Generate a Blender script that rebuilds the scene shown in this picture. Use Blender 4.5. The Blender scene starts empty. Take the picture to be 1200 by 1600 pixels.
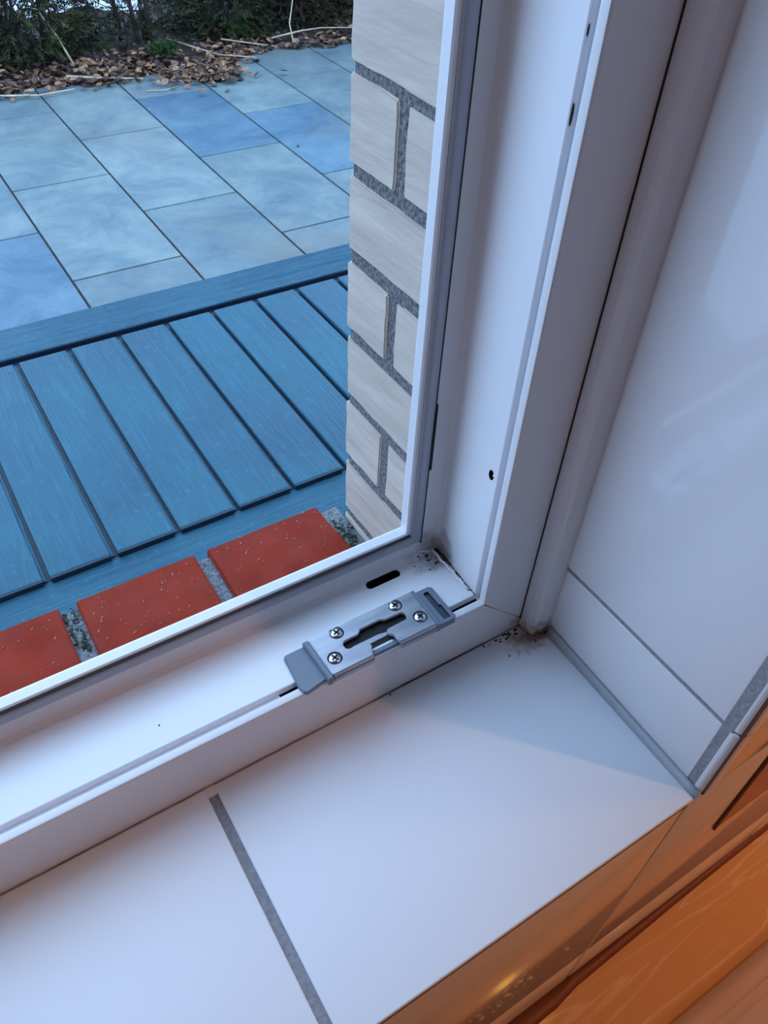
import bpy, bmesh, math, random
from mathutils import Vector, Matrix, noise
C = bpy.context.scene.collection
random.seed(7)

# ------------------------------------------------------------------ camera, world, light
cam_d = bpy.data.cameras.new('camera'); cam = bpy.data.objects.new('camera', cam_d); C.objects.link(cam)
R = [[0.846748097620548, -0.5301855327899201, 0.04382875763983587],
     [-0.34991706898573255, -0.6171082827880994, -0.7047945886190936],
     [0.40071898383832166, 0.5814470467158568, -0.7080562321291942]]
cr, cd_, cf = Vector(R[0]), Vector(R[1]), Vector(R[2])
cam.matrix_world = Matrix(((cr.x, -cd_.x, -cf.x, 0), (cr.y, -cd_.y, -cf.y, 0), (cr.z, -cd_.z, -cf.z, .45), (0, 0, 0, 1)))
cam_d.sensor_fit = 'VERTICAL'; cam_d.sensor_height = 24; cam_d.lens = 24 * 1255.86 / 1600
cam_d.clip_start = .01; cam_d.clip_end = 200
bpy.context.scene.camera = cam

sc = bpy.context.scene
sc.view_settings.view_transform = 'Standard'; sc.view_settings.look = 'None'
sc.view_settings.gamma = 1; sc.view_settings.use_curve_mapping = False
sc.view_settings.exposure = 0.0
SKY = 3.05
w = bpy.data.worlds.new('sky'); sc.world = w; w.use_nodes = True
nt = w.node_tree; nt.nodes.clear()
wo = nt.nodes.new('ShaderNodeOutputWorld'); bg = nt.nodes.new('ShaderNodeBackground')
tc = nt.nodes.new('ShaderNodeTexCoord'); sp = nt.nodes.new('ShaderNodeSeparateXYZ'); rp = nt.nodes.new('ShaderNodeValToRGB')
nt.links.new(tc.outputs['Generated'], sp.inputs[0]); nt.links.new(sp.outputs['Z'], rp.inputs[0])
rp.color_ramp.elements[0].position = 0.0; rp.color_ramp.elements[0].color = (.49, .73, 1.06, 1)
rp.color_ramp.elements[1].position = 0.9; rp.color_ramp.elements[1].color = (.55, .84, 1.24, 1)
nt.links.new(rp.outputs[0], bg.inputs[0]); bg.inputs[1].default_value = SKY
nt.links.new(bg.outputs[0], wo.inputs[0])

# ------------------------------------------------------------------ helpers
def lin(c):
    c /= 255
    return c / 12.92 if c <= .04045 else ((c + .055) / 1.055) ** 2.4
def rgb(r, g, b): return (lin(r), lin(g), lin(b), 1)

def mat(name, col, rough=.5, metal=0, spec=.5, coat=0, var=None, vscale=20, stretch=(1, 1, 1), bump=0, bscale=60, detail=5, emit=None, estr=0, vrange=(.35, .65), rvar=0):
    m = bpy.data.materials.new(name); m.use_nodes = True
    t = m.node_tree; b = t.nodes['Principled BSDF']
    b.inputs['Base Color'].default_value = col
    b.inputs['Roughness'].default_value = rough
    b.inputs['Metallic'].default_value = metal
    b.inputs['Specular IOR Level'].default_value = spec
    b.inputs['Coat Weight'].default_value = coat
    b.inputs['Coat Roughness'].default_value = .05
    if emit:
        b.inputs['Emission Color'].default_value = emit; b.inputs['Emission Strength'].default_value = estr
    tcn = t.nodes.new('ShaderNodeTexCoord'); mp = t.nodes.new('ShaderNodeMapping')
    mp.inputs['Scale'].default_value = stretch
    t.links.new(tcn.outputs['Object'], mp.inputs[0])
    m['_b'] = 1
    if var:
        n = t.nodes.new('ShaderNodeTexNoise'); n.inputs['Scale'].default_value = vscale; n.inputs['Detail'].default_value = detail
        t.links.new(mp.outputs[0], n.inputs['Vector'])
        r = t.nodes.new('ShaderNodeValToRGB')
        r.color_ramp.elements[0].position = vrange[0]; r.color_ramp.elements[0].color = var
        r.color_ramp.elements[1].position = vrange[1]; r.color_ramp.elements[1].color = col
        t.links.new(n.outputs[0], r.inputs[0]); t.links.new(r.outputs[0], b.inputs['Base Color'])
    if bump:
        n = t.nodes.new('ShaderNodeTexNoise'); n.inputs['Scale'].default_value = bscale; n.inputs['Detail'].default_value = 6
        t.links.new(mp.outputs[0], n.inputs['Vector'])
        bn = t.nodes.new('ShaderNodeBump'); bn.inputs['Strength'].default_value = bump; bn.inputs['Distance'].default_value = .004
        t.links.new(n.outputs[0], bn.inputs['Height']); t.links.new(bn.outputs[0], b.inputs['Normal'])
    if rvar:
        n = t.nodes.new('ShaderNodeTexNoise'); n.inputs['Scale'].default_value = vscale * 1.7; n.inputs['Detail'].default_value = 5
        t.links.new(tcn.outputs['Object'], n.inputs['Vector'])
        mr = t.nodes.new('ShaderNodeMapRange'); mr.inputs['From Min'].default_value = .35; mr.inputs['From Max'].default_value = .65
        mr.inputs['To Min'].default_value = rough - rvar; mr.inputs['To Max'].default_value = rough + rvar
        t.links.new(n.outputs[0], mr.inputs[0]); t.links.new(mr.outputs[0], b.inputs['Roughness'])
    return m

def add_stain(m, spots):
    """brown grime round given places: (centre, radius, colour, strength)"""
    t = m.node_tree; b = t.nodes['Principled BSDF']
    base = b.inputs['Base Color']
    geo = t.nodes.new('ShaderNodeTexCoord')
    if base.is_linked: cur = base.links[0].from_socket
    else:
        rn = t.nodes.new('ShaderNodeRGB'); rn.outputs[0].default_value = base.default_value; cur = rn.outputs[0]
    for c, rad, col, st, nscale in spots:
        sb = t.nodes.new('ShaderNodeVectorMath'); sb.operation = 'SUBTRACT'; sb.inputs[1].default_value = c
        t.links.new(geo.outputs['Object'], sb.inputs[0])
        dv = t.nodes.new('ShaderNodeVectorMath'); dv.operation = 'DIVIDE'; dv.inputs[1].default_value = rad
        t.links.new(sb.outputs[0], dv.inputs[0])
        ln = t.nodes.new('ShaderNodeVectorMath'); ln.operation = 'LENGTH'; t.links.new(dv.outputs[0], ln.inputs[0])
        n = t.nodes.new('ShaderNodeTexNoise'); n.inputs['Scale'].default_value = nscale; n.inputs['Detail'].default_value = 6
        t.links.new(geo.outputs['Object'], n.inputs['Vector'])
        ma = t.nodes.new('ShaderNodeMath'); ma.operation = 'MULTIPLY_ADD'; ma.inputs[1].default_value = 1.6; 
        t.links.new(n.outputs[0], ma.inputs[0]); t.links.new(ln.outputs['Value'], ma.inputs[2])
        mr = t.nodes.new('ShaderNodeMapRange'); mr.inputs['From Min'].default_value = 1.0; mr.inputs['From Max'].default_value = 1.75
        mr.inputs['To Min'].default_value = st; mr.inputs['To Max'].default_value = 0
        t.links.new(ma.outputs[0], mr.inputs[0])
        mx = t.nodes.new('ShaderNodeMix'); mx.data_type = 'RGBA'
        t.links.new(mr.outputs[0], mx.inputs['Factor']); t.links.new(cur, mx.inputs['A']); mx.inputs['B'].default_value = col
        cur = mx.outputs['Result']
    t.links.new(cur, base)

class MB:
    def __init__(s): s.bm = bmesh.new(); s.mats = []
    def mi(s, m):
        if m not in s.mats: s.mats.append(m)
        return s.mats.index(m)
    def poly(s, vs, faces, m, smooth=False):
        k = s.mi(m); V = [s.bm.verts.new(v) for v in vs]
        for f in faces:
            try:
                q = s.bm.faces.new([V[i] for i in f]); q.material_index = k; q.smooth = smooth
            except ValueError: pass
        return V
    def box(s, a, b, m, bev=0, seg=2, M=None):
        x0, y0, z0 = a; x1, y1, z1 = b
        t = bmesh.new()
        bmesh.ops.create_cube(t, size=1)
        for v in t.verts:
            v.co = Vector(((v.co.x + .5) * (x1 - x0) + x0, (v.co.y + .5) * (y1 - y0) + y0, (v.co.z + .5) * (z1 - z0) + z0))
        if bev: bmesh.ops.bevel(t, geom=list(t.edges), offset=bev, segments=seg, affect='EDGES', profile=.5)
        if M: t.transform(M)
        s.merge(t, m, smooth=bool(bev) and seg > 2)
    def merge(s, t, m, smooth=False):
        k = s.mi(m); t.verts.ensure_lookup_table(); t.verts.index_update()
        V = [s.bm.verts.new(v.co) for v in t.verts]
        for f in t.faces:
            q = s.bm.faces.new([V[v.index] for v in f.verts]); q.material_index = k; q.smooth = smooth
        t.free()
    def prism(s, pts, z0, z1, m, bev=0, ax='z', smooth=False):
        t = bmesh.new()
        def P(p, z):
            return (p[0], p[1], z) if ax == 'z' else (p[0], z, p[1]) if ax == 'y' else (z, p[0], p[1])
        lo = [t.verts.new(P(p, z0)) for p in pts]; hi = [t.verts.new(P(p, z1)) for p in pts]
        n = len(pts)
        t.faces.new(lo[::-1]); top = t.faces.new(hi)
        for i in range(n): t.faces.new((lo[i], lo[(i + 1) % n], hi[(i + 1) % n], hi[i]))
        bmesh.ops.recalc_face_normals(t, faces=list(t.faces))
        if bev: bmesh.ops.bevel(t, geom=[e for e in top.edges], offset=bev, segments=2, affect='EDGES')
        s.merge(t, m, smooth)
    def tube(s, pts, r, m, n=6, taper=None):
        pts = [Vector(p) for p in pts]; rings = []
        k = s.mi(m)
        for i, p in enumerate(pts):
            d = (pts[min(i + 1, len(pts) - 1)] - pts[max(i - 1, 0)]).normalized()
            u = d.cross(Vector((.13, .21, 1))).normalized() if abs(d.z) < .95 else d.cross(Vector((1, 0, 0))).normalized()
            v = d.cross(u)
            rr = r if taper is None else r + (taper - r) * i / (len(pts) - 1)
            rings.append([s.bm.verts.new(p + rr * (math.cos(a) * u + math.sin(a) * v)) for a in [2 * math.pi * j / n for j in range(n)]])
        for A, B in zip(rings, rings[1:]):
            for j in range(n):
                q = s.bm.faces.new((A[j], A[(j + 1) % n], B[(j + 1) % n], B[j])); q.material_index = k; q.smooth = True
        for rr in (rings[0], rings[-1]):
            q = s.bm.faces.new(rr); q.material_index = k
    def ball(s, c, r, m, sub=1, sc=(1, 1, 1), jit=0):
        t = bmesh.new(); bmesh.ops.create_icosphere(t, subdivisions=sub, radius=r)
        for v in t.verts:
            f = 1 + random.uniform(-jit, jit)
            v.co = Vector((v.co.x * sc[0] * f + c[0], v.co.y * sc[1] * f + c[1], v.co.z * sc[2] * f + c[2]))
        s.merge(t, m, True)
    def build(s, name, parent=None, loc=None, recalc=True, sharp=None):
        if recalc: bmesh.ops.recalc_face_normals(s.bm, faces=list(s.bm.faces))
        me = bpy.data.meshes.new(name)
        if loc: s.bm.transform(Matrix.Translation(-Vector(loc)))
        s.bm.to_mesh(me); s.bm.free()
        for m in s.mats: me.materials.append(m)
        if sharp: me.set_sharp_from_angle(angle=sharp)
        o = bpy.data.objects.new(name, me); C.objects.link(o)
        if parent: o.parent = parent
        if loc: o.location = loc
        return o
def struct(o): o['kind'] = 'structure'; return o
def tag(o, label, cat, group=None, kind=None):
    o['label'] = label; o['category'] = cat
    if group: o['group'] = group
    if kind: o['kind'] = kind
    return o
def empty(name, loc=(0, 0, 0)):
    o = bpy.data.objects.new(name, None); C.objects.link(o); o.location = loc; o.empty_display_size = .02; return o

# ------------------------------------------------------------------ materials
M = {}
M['pvc'] = mat('white_upvc', rgb(232, 233, 238), .28, bump=.02, bscale=250)
add_stain(M['pvc'], [((.236, .281, .049), (.026, .015, .017), rgb(92, 68, 52), .75, 90),
                     ((.279, .222, .004), (.015, .014, .011), rgb(120, 82, 45), .9, 170)])
M['pvc2'] = mat('white_upvc_cover', rgb(230, 231, 236), .3)
add_stain(M['pvc2'], [((.286, .212, .002), (.016, .02, .016), rgb(130, 88, 45), .95, 190)])
M['gasket'] = mat('grey_rubber_gasket', rgb(172, 178, 192), .4)
M['black'] = mat('black_marks_and_shade', rgb(14, 13, 18), .7)  # black for seams and nicks, also paints shade inside slots and holes
M['grime'] = mat('black_grime', rgb(30, 22, 26), .8, var=rgb(70, 52, 46), vscale=300)
M['tile'] = mat('glazed_white_tile', rgb(226, 226, 230), .09, coat=.2, bump=.012, bscale=18)
add_stain(M['tile'], [((.284, .212, 0), (.022, .016, .012), rgb(140, 95, 50), .8, 200)])
M['tilesill'] = mat('glazed_sill_tile', rgb(232, 237, 244), .42, spec=.3, bump=.012, bscale=18)
add_stain(M['tilesill'], [((.279, .2165, 0), (.024, .012, .012), rgb(140, 95, 50), .85, 200)])
M['tilefront'] = mat('glazed_tile_front', rgb(214, 200, 184), .10, bump=.002, bscale=18)
M['grout'] = mat('grey_grout', rgb(150, 152, 158), .85, var=rgb(128, 130, 138), vscale=400, bump=.25, bscale=500)
M['groutdark'] = mat('dark_grout', rgb(118, 112, 112), .9, var=rgb(96, 88, 88), vscale=300, bump=.3, bscale=500)
M['groutbrown'] = mat('brown_grout', rgb(84, 50, 38), .9)
M['silicone'] = mat('grey_silicone', rgb(172, 176, 184), .45, bump=.08, bscale=60)
M['steel'] = mat('brushed_zinc_steel', rgb(172, 176, 184), .36, metal=.7, var=rgb(150, 155, 166), vscale=30, bump=.02, bscale=120, stretch=(1, 6, 6))
M['screw'] = mat('bright_screw_steel', rgb(205, 208, 214), .25, metal=1)
M['greyplastic'] = mat('blue_grey_plastic', rgb(112, 124, 140), .42, bump=.04, bscale=300)
M['greyplastic_shade'] = mat('grey_plastic_shade', rgb(62, 70, 84), .5)
M['brickred'] = mat('red_clinker', (.26,.024,.0085,1), .6, spec=.12, var=(.21,.018,.0068,1), vscale=24, bump=.12, bscale=220, rvar=.12)
M['mortar'] = mat('grey_mortar', rgb(140, 142, 146), .95, var=rgb(92, 95, 100), vscale=420, bump=.9, bscale=420)
M['mortardark'] = mat('dark_mortar', rgb(138, 137, 138), .95, var=rgb(84, 84, 90), vscale=330, bump=1, bscale=380)
M['brickwhite'] = mat('pale_sand_lime_brick', rgb(197, 184, 171), .75, var=rgb(184, 170, 158), vscale=18, stretch=(1, .5, 2.2), bump=.8, bscale=26)
M['speck'] = mat('lime_specks', rgb(168, 110, 90), .6)
M['moss'] = mat('dark_moss', rgb(70, 84, 60), .9, var=rgb(38, 46, 38), vscale=300, bump=.6, bscale=500)
M['soil'] = mat('dark_soil', rgb(50, 38, 34), .95, var=rgb(26, 20, 20), vscale=30, bump=.8, bscale=60)
M['farground'] = mat('pale_gravel', rgb(190, 196, 206), .9, var=rgb(160, 168, 182), vscale=6)
M['floortile'] = mat('pale_floor_tile', rgb(205, 215, 228), .3, var=rgb(190, 202, 218), vscale=3)
M['render'] = mat('plain_plaster', rgb(148, 144, 140), .9)
M['leafdead'] = mat('dead_leaf', rgb(144, 104, 76), .7, var=rgb(82, 54, 38), vscale=9)
M['straw'] = mat('dry_straw', rgb(206, 184, 156), .7, var=rgb(150, 128, 104), vscale=14)
M['needle'] = mat('conifer_green', rgb(66, 72, 34), .7, var=rgb(26, 30, 16), vscale=7)
M['needle2'] = mat('conifer_brown', rgb(74, 54, 34), .8, var=rgb(34, 26, 19), vscale=7)
M['weed'] = mat('fresh_weed_green', rgb(52, 86, 28), .6, var=rgb(28, 54, 20), vscale=30)
M['bark'] = mat('dark_bark', rgb(70, 56, 50), .9, bump=.6, bscale=60, stretch=(1, 1, .2))
M['cloth'] = mat('brown_woven_cloth', rgb(222, 196, 186), .95, bump=.12, bscale=900)
M['thread'] = mat('pale_stitching', rgb(236, 206, 180), .9)
M['drop'] = mat('clear_droplet', rgb(230, 215, 190), .05, spec=1)
M['lampglass'] = mat('warm_lamp_glass', rgb(255, 220, 170), .4, emit=(1.0, .42, .12, 1), estr=1)
M['brass'] = mat('brushed_metal', rgb(160, 150, 140), .35, metal=1)

def board_material(name, col, dark, along, bump=.5):
    """wet composite board: embossed grain stretched along one axis, pale dried specks"""
    m = mat(name, col, .33, spec=.2)
    t = m.node_tree; b = t.nodes['Principled BSDF']
    tcn = t.nodes.new('ShaderNodeTexCoord'); mp = t.nodes.new('ShaderNodeMapping')
    mp.inputs['Scale'].default_value = (13, .55, 1) if along == 'y' else (.55, 13, 1)
    t.links.new(tcn.outputs['Object'], mp.inputs[0])
    n1 = t.nodes.new('ShaderNodeTexNoise'); n1.inputs['Scale'].default_value = 1.5; n1.inputs['Detail'].default_value = 2
    t.links.new(mp.outputs[0], n1.inputs['Vector'])
    wv = t.nodes.new('ShaderNodeMath'); wv.operation = 'MULTIPLY'; wv.inputs[1].default_value = 95
    t.links.new(n1.outputs[0], wv.inputs[0])
    sn = t.nodes.new('ShaderNodeMath'); sn.operation = 'SINE'; t.links.new(wv.outputs[0], sn.inputs[0])
    n2 = t.nodes.new('ShaderNodeTexNoise'); n2.inputs['Scale'].default_value = 34; n2.inputs['Detail'].default_value = 6
    t.links.new(mp.outputs[0], n2.inputs['Vector'])
    ad = t.nodes.new('ShaderNodeMath'); ad.operation = 'MULTIPLY_ADD'; ad.inputs[1].default_value = .35
    t.links.new(sn.outputs[0], ad.inputs[0]); t.links.new(n2.outputs[0], ad.inputs[2])
    bn = t.nodes.new('ShaderNodeBump'); bn.inputs['Strength'].default_value = bump; bn.inputs['Distance'].default_value = .0012
    t.links.new(ad.outputs[0], bn.inputs['Height']); t.links.new(bn.outputs[0], b.inputs['Normal'])
    n3 = t.nodes.new('ShaderNodeTexNoise'); n3.inputs['Scale'].default_value = 4; n3.inputs['Detail'].default_value = 4
    t.links.new(tcn.outputs['Object'], n3.inputs['Vector'])
    r = t.nodes.new('ShaderNodeValToRGB'); r.color_ramp.elements[0].position = .35; r.color_ramp.elements[0].color = dark
    r.color_ramp.elements[1].position = .65; r.color_ramp.elements[1].color = col
    t.links.new(n3.outputs[0], r.inputs[0])
    gv = t.nodes.new('ShaderNodeMapRange'); gv.inputs['From Min'].default_value = .55; gv.inputs['From Max'].default_value = 1.0
    gv.inputs['To Min'].default_value = 1.0; gv.inputs['To Max'].default_value = 1.22
    t.links.new(ad.outputs[0], gv.inputs[0])
    gm = t.nodes.new('ShaderNodeVectorMath'); gm.operation = 'SCALE'; t.links.new(r.outputs[0], gm.inputs[0]); t.links.new(gv.outputs[0], gm.inputs['Scale'])
    vo = t.nodes.new('ShaderNodeTexNoise'); vo.inputs['Scale'].default_value = 55; vo.inputs['Detail'].default_value = 3
    t.links.new(tcn.outputs['Object'], vo.inputs['Vector'])
    r2 = t.nodes.new('ShaderNodeValToRGB'); r2.color_ramp.elements[0].position = .60; r2.color_ramp.elements[0].color = (0, 0, 0, 1)
    r2.color_ramp.elements[1].position = .76; r2.color_ramp.elements[1].color = (.3, .3, .3, 1)
    t.links.new(vo.outputs[0], r2.inputs[0])
    mx = t.nodes.new('ShaderNodeMix'); mx.data_type = 'RGBA'
    t.links.new(r2.outputs[0], mx.inputs['Factor']); t.links.new(gm.outputs[0], mx.inputs['A']); mx.inputs['B'].default_value = rgb(96, 118, 130)
    t.links.new(mx.outputs['Result'], b.inputs['Base Color'])
    mr = t.nodes.new('ShaderNodeMapRange'); mr.inputs['From Min'].default_value = .35; mr.inputs['From Max'].default_value = .65
    mr.inputs['To Min'].default_value = .25; mr.inputs['To Max'].default_value = .45
    t.links.new(n3.outputs[0], mr.inputs[0]); t.links.new(mr.outputs[0], b.inputs['Roughness'])
    return m
M['deck_y'] = board_material('blue_grey_deck_board', (.024,.096,.140,1), (.016,.070,.113,1), 'y', .9)
M['deck_x'] = board_material('blue_grey_deck_rail', (.022,.088,.132,1), (.015,.066,.108,1), 'x', 1.0)
M['deckbase_shade'] = mat('dark_blue_base_and_shade', (.006,.014,.035,1), .5, bump=.3, bscale=120)  # navy of the base, also paints shade on board and rail fronts

def slab_material():
    m = mat('blue_grey_slab', rgb(150, 180, 205), .45, spec=.3)
    t = m.node_tree; b = t.nodes['Principled BSDF']
    at = t.nodes.new('ShaderNodeAttribute'); at.attribute_name = 'tint'
    tcn = t.nodes.new('ShaderNodeTexCoord')
    n1 = t.nodes.new('ShaderNodeTexNoise'); n1.inputs['Scale'].default_value = 3.2; n1.inputs['Detail'].default_value = 9; n1.inputs['Roughness'].default_value = .74; n1.inputs['Distortion'].default_value = .5
    t.links.new(tcn.outputs['Object'], n1.inputs['Vector'])
    r = t.nodes.new('ShaderNodeValToRGB')
    e = r.color_ramp.elements; e[0].position = .3; e[0].color = (.48, .60, .72, 1); e[1].position = .64; e[1].color = (1.42, 1.26, 1.14, 1)
    t.links.new(n1.outputs[0], r.inputs[0])
    mx = t.nodes.new('ShaderNodeMix'); mx.data_type = 'RGBA'; mx.blend_type = 'MULTIPLY'; mx.inputs['Factor'].default_value = 1
    t.links.new(at.outputs['Color'], mx.inputs['A']); t.links.new(r.outputs[0], mx.inputs['B'])
    # ochre staining towards some slabs
    n2 = t.nodes.new('ShaderNodeTexNoise'); n2.inputs['Scale'].default_value = 1.1; n2.inputs['Detail'].default_value = 5
    t.links.new(tcn.outputs['Object'], n2.inputs['Vector'])
    r2 = t.nodes.new('ShaderNodeValToRGB'); r2.color_ramp.elements[0].position = .52; r2.color_ramp.elements[0].color = (0, 0, 0, 1)
    r2.color_ramp.elements[1].position = .66; r2.color_ramp.elements[1].color = (.6, .6, .6, 1)
    t.links.new(n2.outputs[0], r2.inputs[0])
    m2 = t.nodes.new('ShaderNodeMix'); m2.data_type = 'RGBA'
    t.links.new(r2.outputs[0], m2.inputs['Factor']); t.links.new(mx.outputs['Result'], m2.inputs['A']); m2.inputs['B'].default_value = (.145,.145,.125,1)
    t.links.new(m2.outputs['Result'], b.inputs['Base Color'])
    bn = t.nodes.new('ShaderNodeBump'); bn.inputs['Strength'].default_value = .35; bn.inputs['Distance'].default_value = .004
    n3 = t.nodes.new('ShaderNodeTexNoise'); n3.inputs['Scale'].default_value = 34; n3.inputs['Detail'].default_value = 8
    t.links.new(tcn.outputs['Object'], n3.inputs['Vector'])
    t.links.new(n3.outputs[0], bn.inputs['Height']); t.links.new(bn.outputs[0], b.inputs['Normal'])
    return m
M['slab'] = slab_material()

def wood_material():
    m = mat('orange_wood', rgb(226, 168, 96), .09)
    t = m.node_tree; b = t.nodes['Principled BSDF']
    tcn = t.nodes.new('ShaderNodeTexCoord'); mp = t.nodes.new('ShaderNodeMapping'); mp.inputs['Scale'].default_value = (1.6, 16, 1)
    mp.inputs['Rotation'].default_value = (0, 0, .06)
    t.links.new(tcn.outputs['Object'], mp.inputs[0])
    n = t.nodes.new('ShaderNodeTexNoise'); n.inputs['Scale'].default_value = 3.2; n.inputs['Detail'].default_value = 2; n.inputs['Distortion'].default_value = .8
    t.links.new(mp.outputs[0], n.inputs['Vector'])
    r = t.nodes.new('ShaderNodeValToRGB')
    e = r.color_ramp.elements; e[0].position = .0; e[0].color = rgb(232, 178, 128); e[1].position = .47; e[1].color = rgb(236, 184, 134)
    x = e.new(.5); x.color = rgb(250, 210, 170)
    x = e.new(.53); x.color = rgb(236, 184, 134)
    x = e.new(1); x.color = rgb(230, 176, 124)
    t.links.new(n.outputs[0], r.inputs[0]); t.links.new(r.outputs[0], b.inputs['Base Color'])
    return m
M['wood'] = wood_material()
M['darkwood'] = mat('red_brown_wood', rgb(170, 104, 66), .35, var=rgb(140, 82, 50), vscale=14, stretch=(6, 6, 1))
M['darkwoodedge'] = mat('dark_wood_edge', rgb(132, 74, 52), .5)

# ------------------------------------------------------------------ window frame
F = .2286; XR = .2396; ZB = .0466; XL = -.64; ZT = 1.40
prof = [(-.060, 0), (-.0015, 0), (-.0003, .0005), (0, .0014), (0, .0050), (-.0042, .0051), (-.0045, .0096), (-.0006, .0098), (-.0003, .0104),
        (-.0006, .020), (-.0022, .034), (-.0040, .046), (-.0044, .0520), (-.0036, .0560), (-.0008, .0586), (.0040, .0598), (.0085, .0600), (.0150, .0608), (.0185, .0600), (.0204, .0603),
        (.0213, .0612), (.0217, .0668), (.0208, .0684), (.0180, .0694), (-.060, .0700)]
def loop_sweep(mb, pr, m, smooth_idx=()):
    k = mb.mi(m); rings = []
    for sx, sz in ((XR, ZB), (XR, ZT), (XL, ZT), (XL, ZB)):
        fx = -1 if sx == XR else 1; fz = 1 if sz == ZB else -1
        rings.append([mb.bm.verts.new((sx + fx * a, F + d, sz + fz * a)) for a, d in pr])
    n = len(pr)
    for i in range(4):
        A, B = rings[i], rings[(i + 1) % 4]
        for j in range(n):
            q = mb.bm.faces.new((A[j], A[(j + 1) % n], B[(j + 1) % n], B[j])); q.material_index = k
            q.smooth = j in smooth_idx
mb = MB(); loop_sweep(mb, prof, M['pvc'], set(range(0, 26)))
frame = mb.build('frame')
# the drainage slot, the fitting slot opened next to the keep, and holes in the jamb: cut out of the profile, their insides painted black as shade
def cut(o, cutter_mb):
    c = cutter_mb.build('cutter')
    md = o.modifiers.new('b', 'BOOLEAN'); md.object = c; md.operation = 'DIFFERENCE'; md.solver = 'EXACT'
    try: md.material_mode = 'TRANSFER'
    except Exception: pass
    dg = bpy.context.evaluated_depsgraph_get(); dg.update()
    me = bpy.data.meshes.new_from_object(o.evaluated_get(dg))
    o.modifiers.clear(); o.data = me; bpy.data.objects.remove(c)
def capsule(x0, x1, y, r, n=10):
    p = [(x1 + r * math.cos(a), y + r * math.sin(a)) for a in [-math.pi / 2 + math.pi * i / n for i in range(n + 1)]]
    p += [(x0 + r * math.cos(a), y + r * math.sin(a)) for a in [math.pi / 2 + math.pi * i / n for i in range(n + 1)]]
    return p
cm = MB()
cm.prism(capsule(.1868, .2068, F + .0530, .0029), ZB - .02, ZB + .012, M['black'])
cm.box((.098, F + .0053, ZB - .016), (XR + .001, F + .0094, ZB - .002), M['black'])
cut(frame, cm)
cm = MB()
cm.prism([(F + .0156 + .0024 * math.cos(a), .1465 + .0036 * math.sin(a)) for a in [i * math.pi / 6 for i in range(12)]], XR - .004, XR + .012, M['black'], ax='x')
cut(frame, cm)
frame.data.set_sharp_from_angle(angle=.33)
win = empty('window_1', (0, F, 0)); struct(win)
frame.parent = win; frame.matrix_parent_inverse = win.matrix_world.inverted(); 
def child(o, p):
    o.parent = p; o.location = Vector(o.location) - Vector(p.location); return o
frame.matrix_parent_inverse = Matrix(); frame.location = (0, -F, 0)
# rubber gasket on the inner side of the stop
gp = [(.0098, .0606), (.0104, .0590), (.0135, .0578), (.0168, .0580), (.0184, .0596), (.0180, .0612), (.0098, .0612)]
mb = MB(); loop_sweep(mb, gp, M['gasket'], set(range(0, 4)))
g = mb.build('gasket', sharp=.9); child(g, win); g['label'] = 'grey rubber seal'
mb = MB()
mb.box((XL, F + .0586, ZB + .0190), (XR - .019, F + .0602, ZB + .0197), M['black'])
mb.box((XR - .0102, F + .0590, ZB + .0080), (XR - .0094, F + .0602, ZT), M['grime'])
child(mb.build('gasket_seam'), win)
# screw head left in the jamb hole
mb = MB(); mb.ball((XR + .0035, F + .0158, .1445), .0016, M['screw'], 2)
child(mb.build('screw'), win)
# thin dark seam lines of the welded corner and its grime
def groove_line(mb, pts, wd, m, up, h=.0003):
    """raised ribbon with an irregular outline lying on a surface"""
    up = Vector(up)
    P = [Vector(p) for p in pts]; L = []; Rr = []
    for i, p in enumerate(P):
        d = (P[min(i + 1, len(P) - 1)] - P[max(i - 1, 0)]).normalized(); s = d.cross(up).normalized()
        ww = wd[i] if isinstance(wd, (list, tuple)) else wd
        L.append(p + s * ww / 2); Rr.append(p - s * ww / 2)
    k = mb.mi(m); vt = []
    for i in range(len(P)):
        vt.append([mb.bm.verts.new(q) for q in (L[i] - up * h, L[i] + up * h, Rr[i] + up * h, Rr[i] - up * h)])
    for A, B in zip(vt, vt[1:]):
        for j in range(4):
            q = mb.bm.faces.new((A[j], A[(j + 1) % 4], B[(j + 1) % 4], B[j])); q.material_index = k
    for e in (vt[0], vt[-1]):
        q = mb.bm.faces.new(e); q.material_index = k
mb = MB()
rs = random.Random(3)
# walk the mitre of the rebate with a broken dark line of perished sealant
def prof_a(d):
    P_ = [(.0098, -.0004), (.020, -.0006), (.034, -.0022), (.046, -.0040), (.052, -.0044), (.056, -.0036), (.0586, -.0008), (.0598, .004), (.0608, .0150)]
    for (a_, b_), (c_, d_) in zip(P_, P_[1:]):
        if a_ <= d <= c_: return b_ + (d_ - b_) * (d - a_) / (c_ - a_)
    return P_[0][1] if d < .01 else P_[-1][1]
path = [(d_, prof_a(d_)) for d_ in (.0098, .014, .019, .026, .033, .040, .046, .052, .056, .0580)]
def mit(d, a, j=0): return Vector((XR - a + j, F + d, ZB + a - j * 0))
sub = []
for (d0, a0), (d1, a1) in zip(path, path[1:]):
    for t_ in (0, .25, .5, .75): sub.append((d0 + (d1 - d0) * t_, a0 + (a1 - a0) * t_))
up = Vector((-1, 0, 1)).normalized()
run = [mit(d, a) + Vector((rs.uniform(-.0009, .0007), 0, 0)) + up * .0002 for d, a in sub]
groove_line(mb, run, [rs.uniform(.0002, .0013) * (1 + 1.4 * (i > 18)) for i in range(len(run))], M['grime'], up, .0004)
run2 = [p + Vector((-.0018, 0, 0)) + Vector((rs.uniform(-.0006, .0006), 0, 0)) for p in run[22:36]]
groove_line(mb, run2, [rs.uniform(.0002, .0016) for _ in run2], M['grime'], Vector((0, 0, 1)), .0004)
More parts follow.
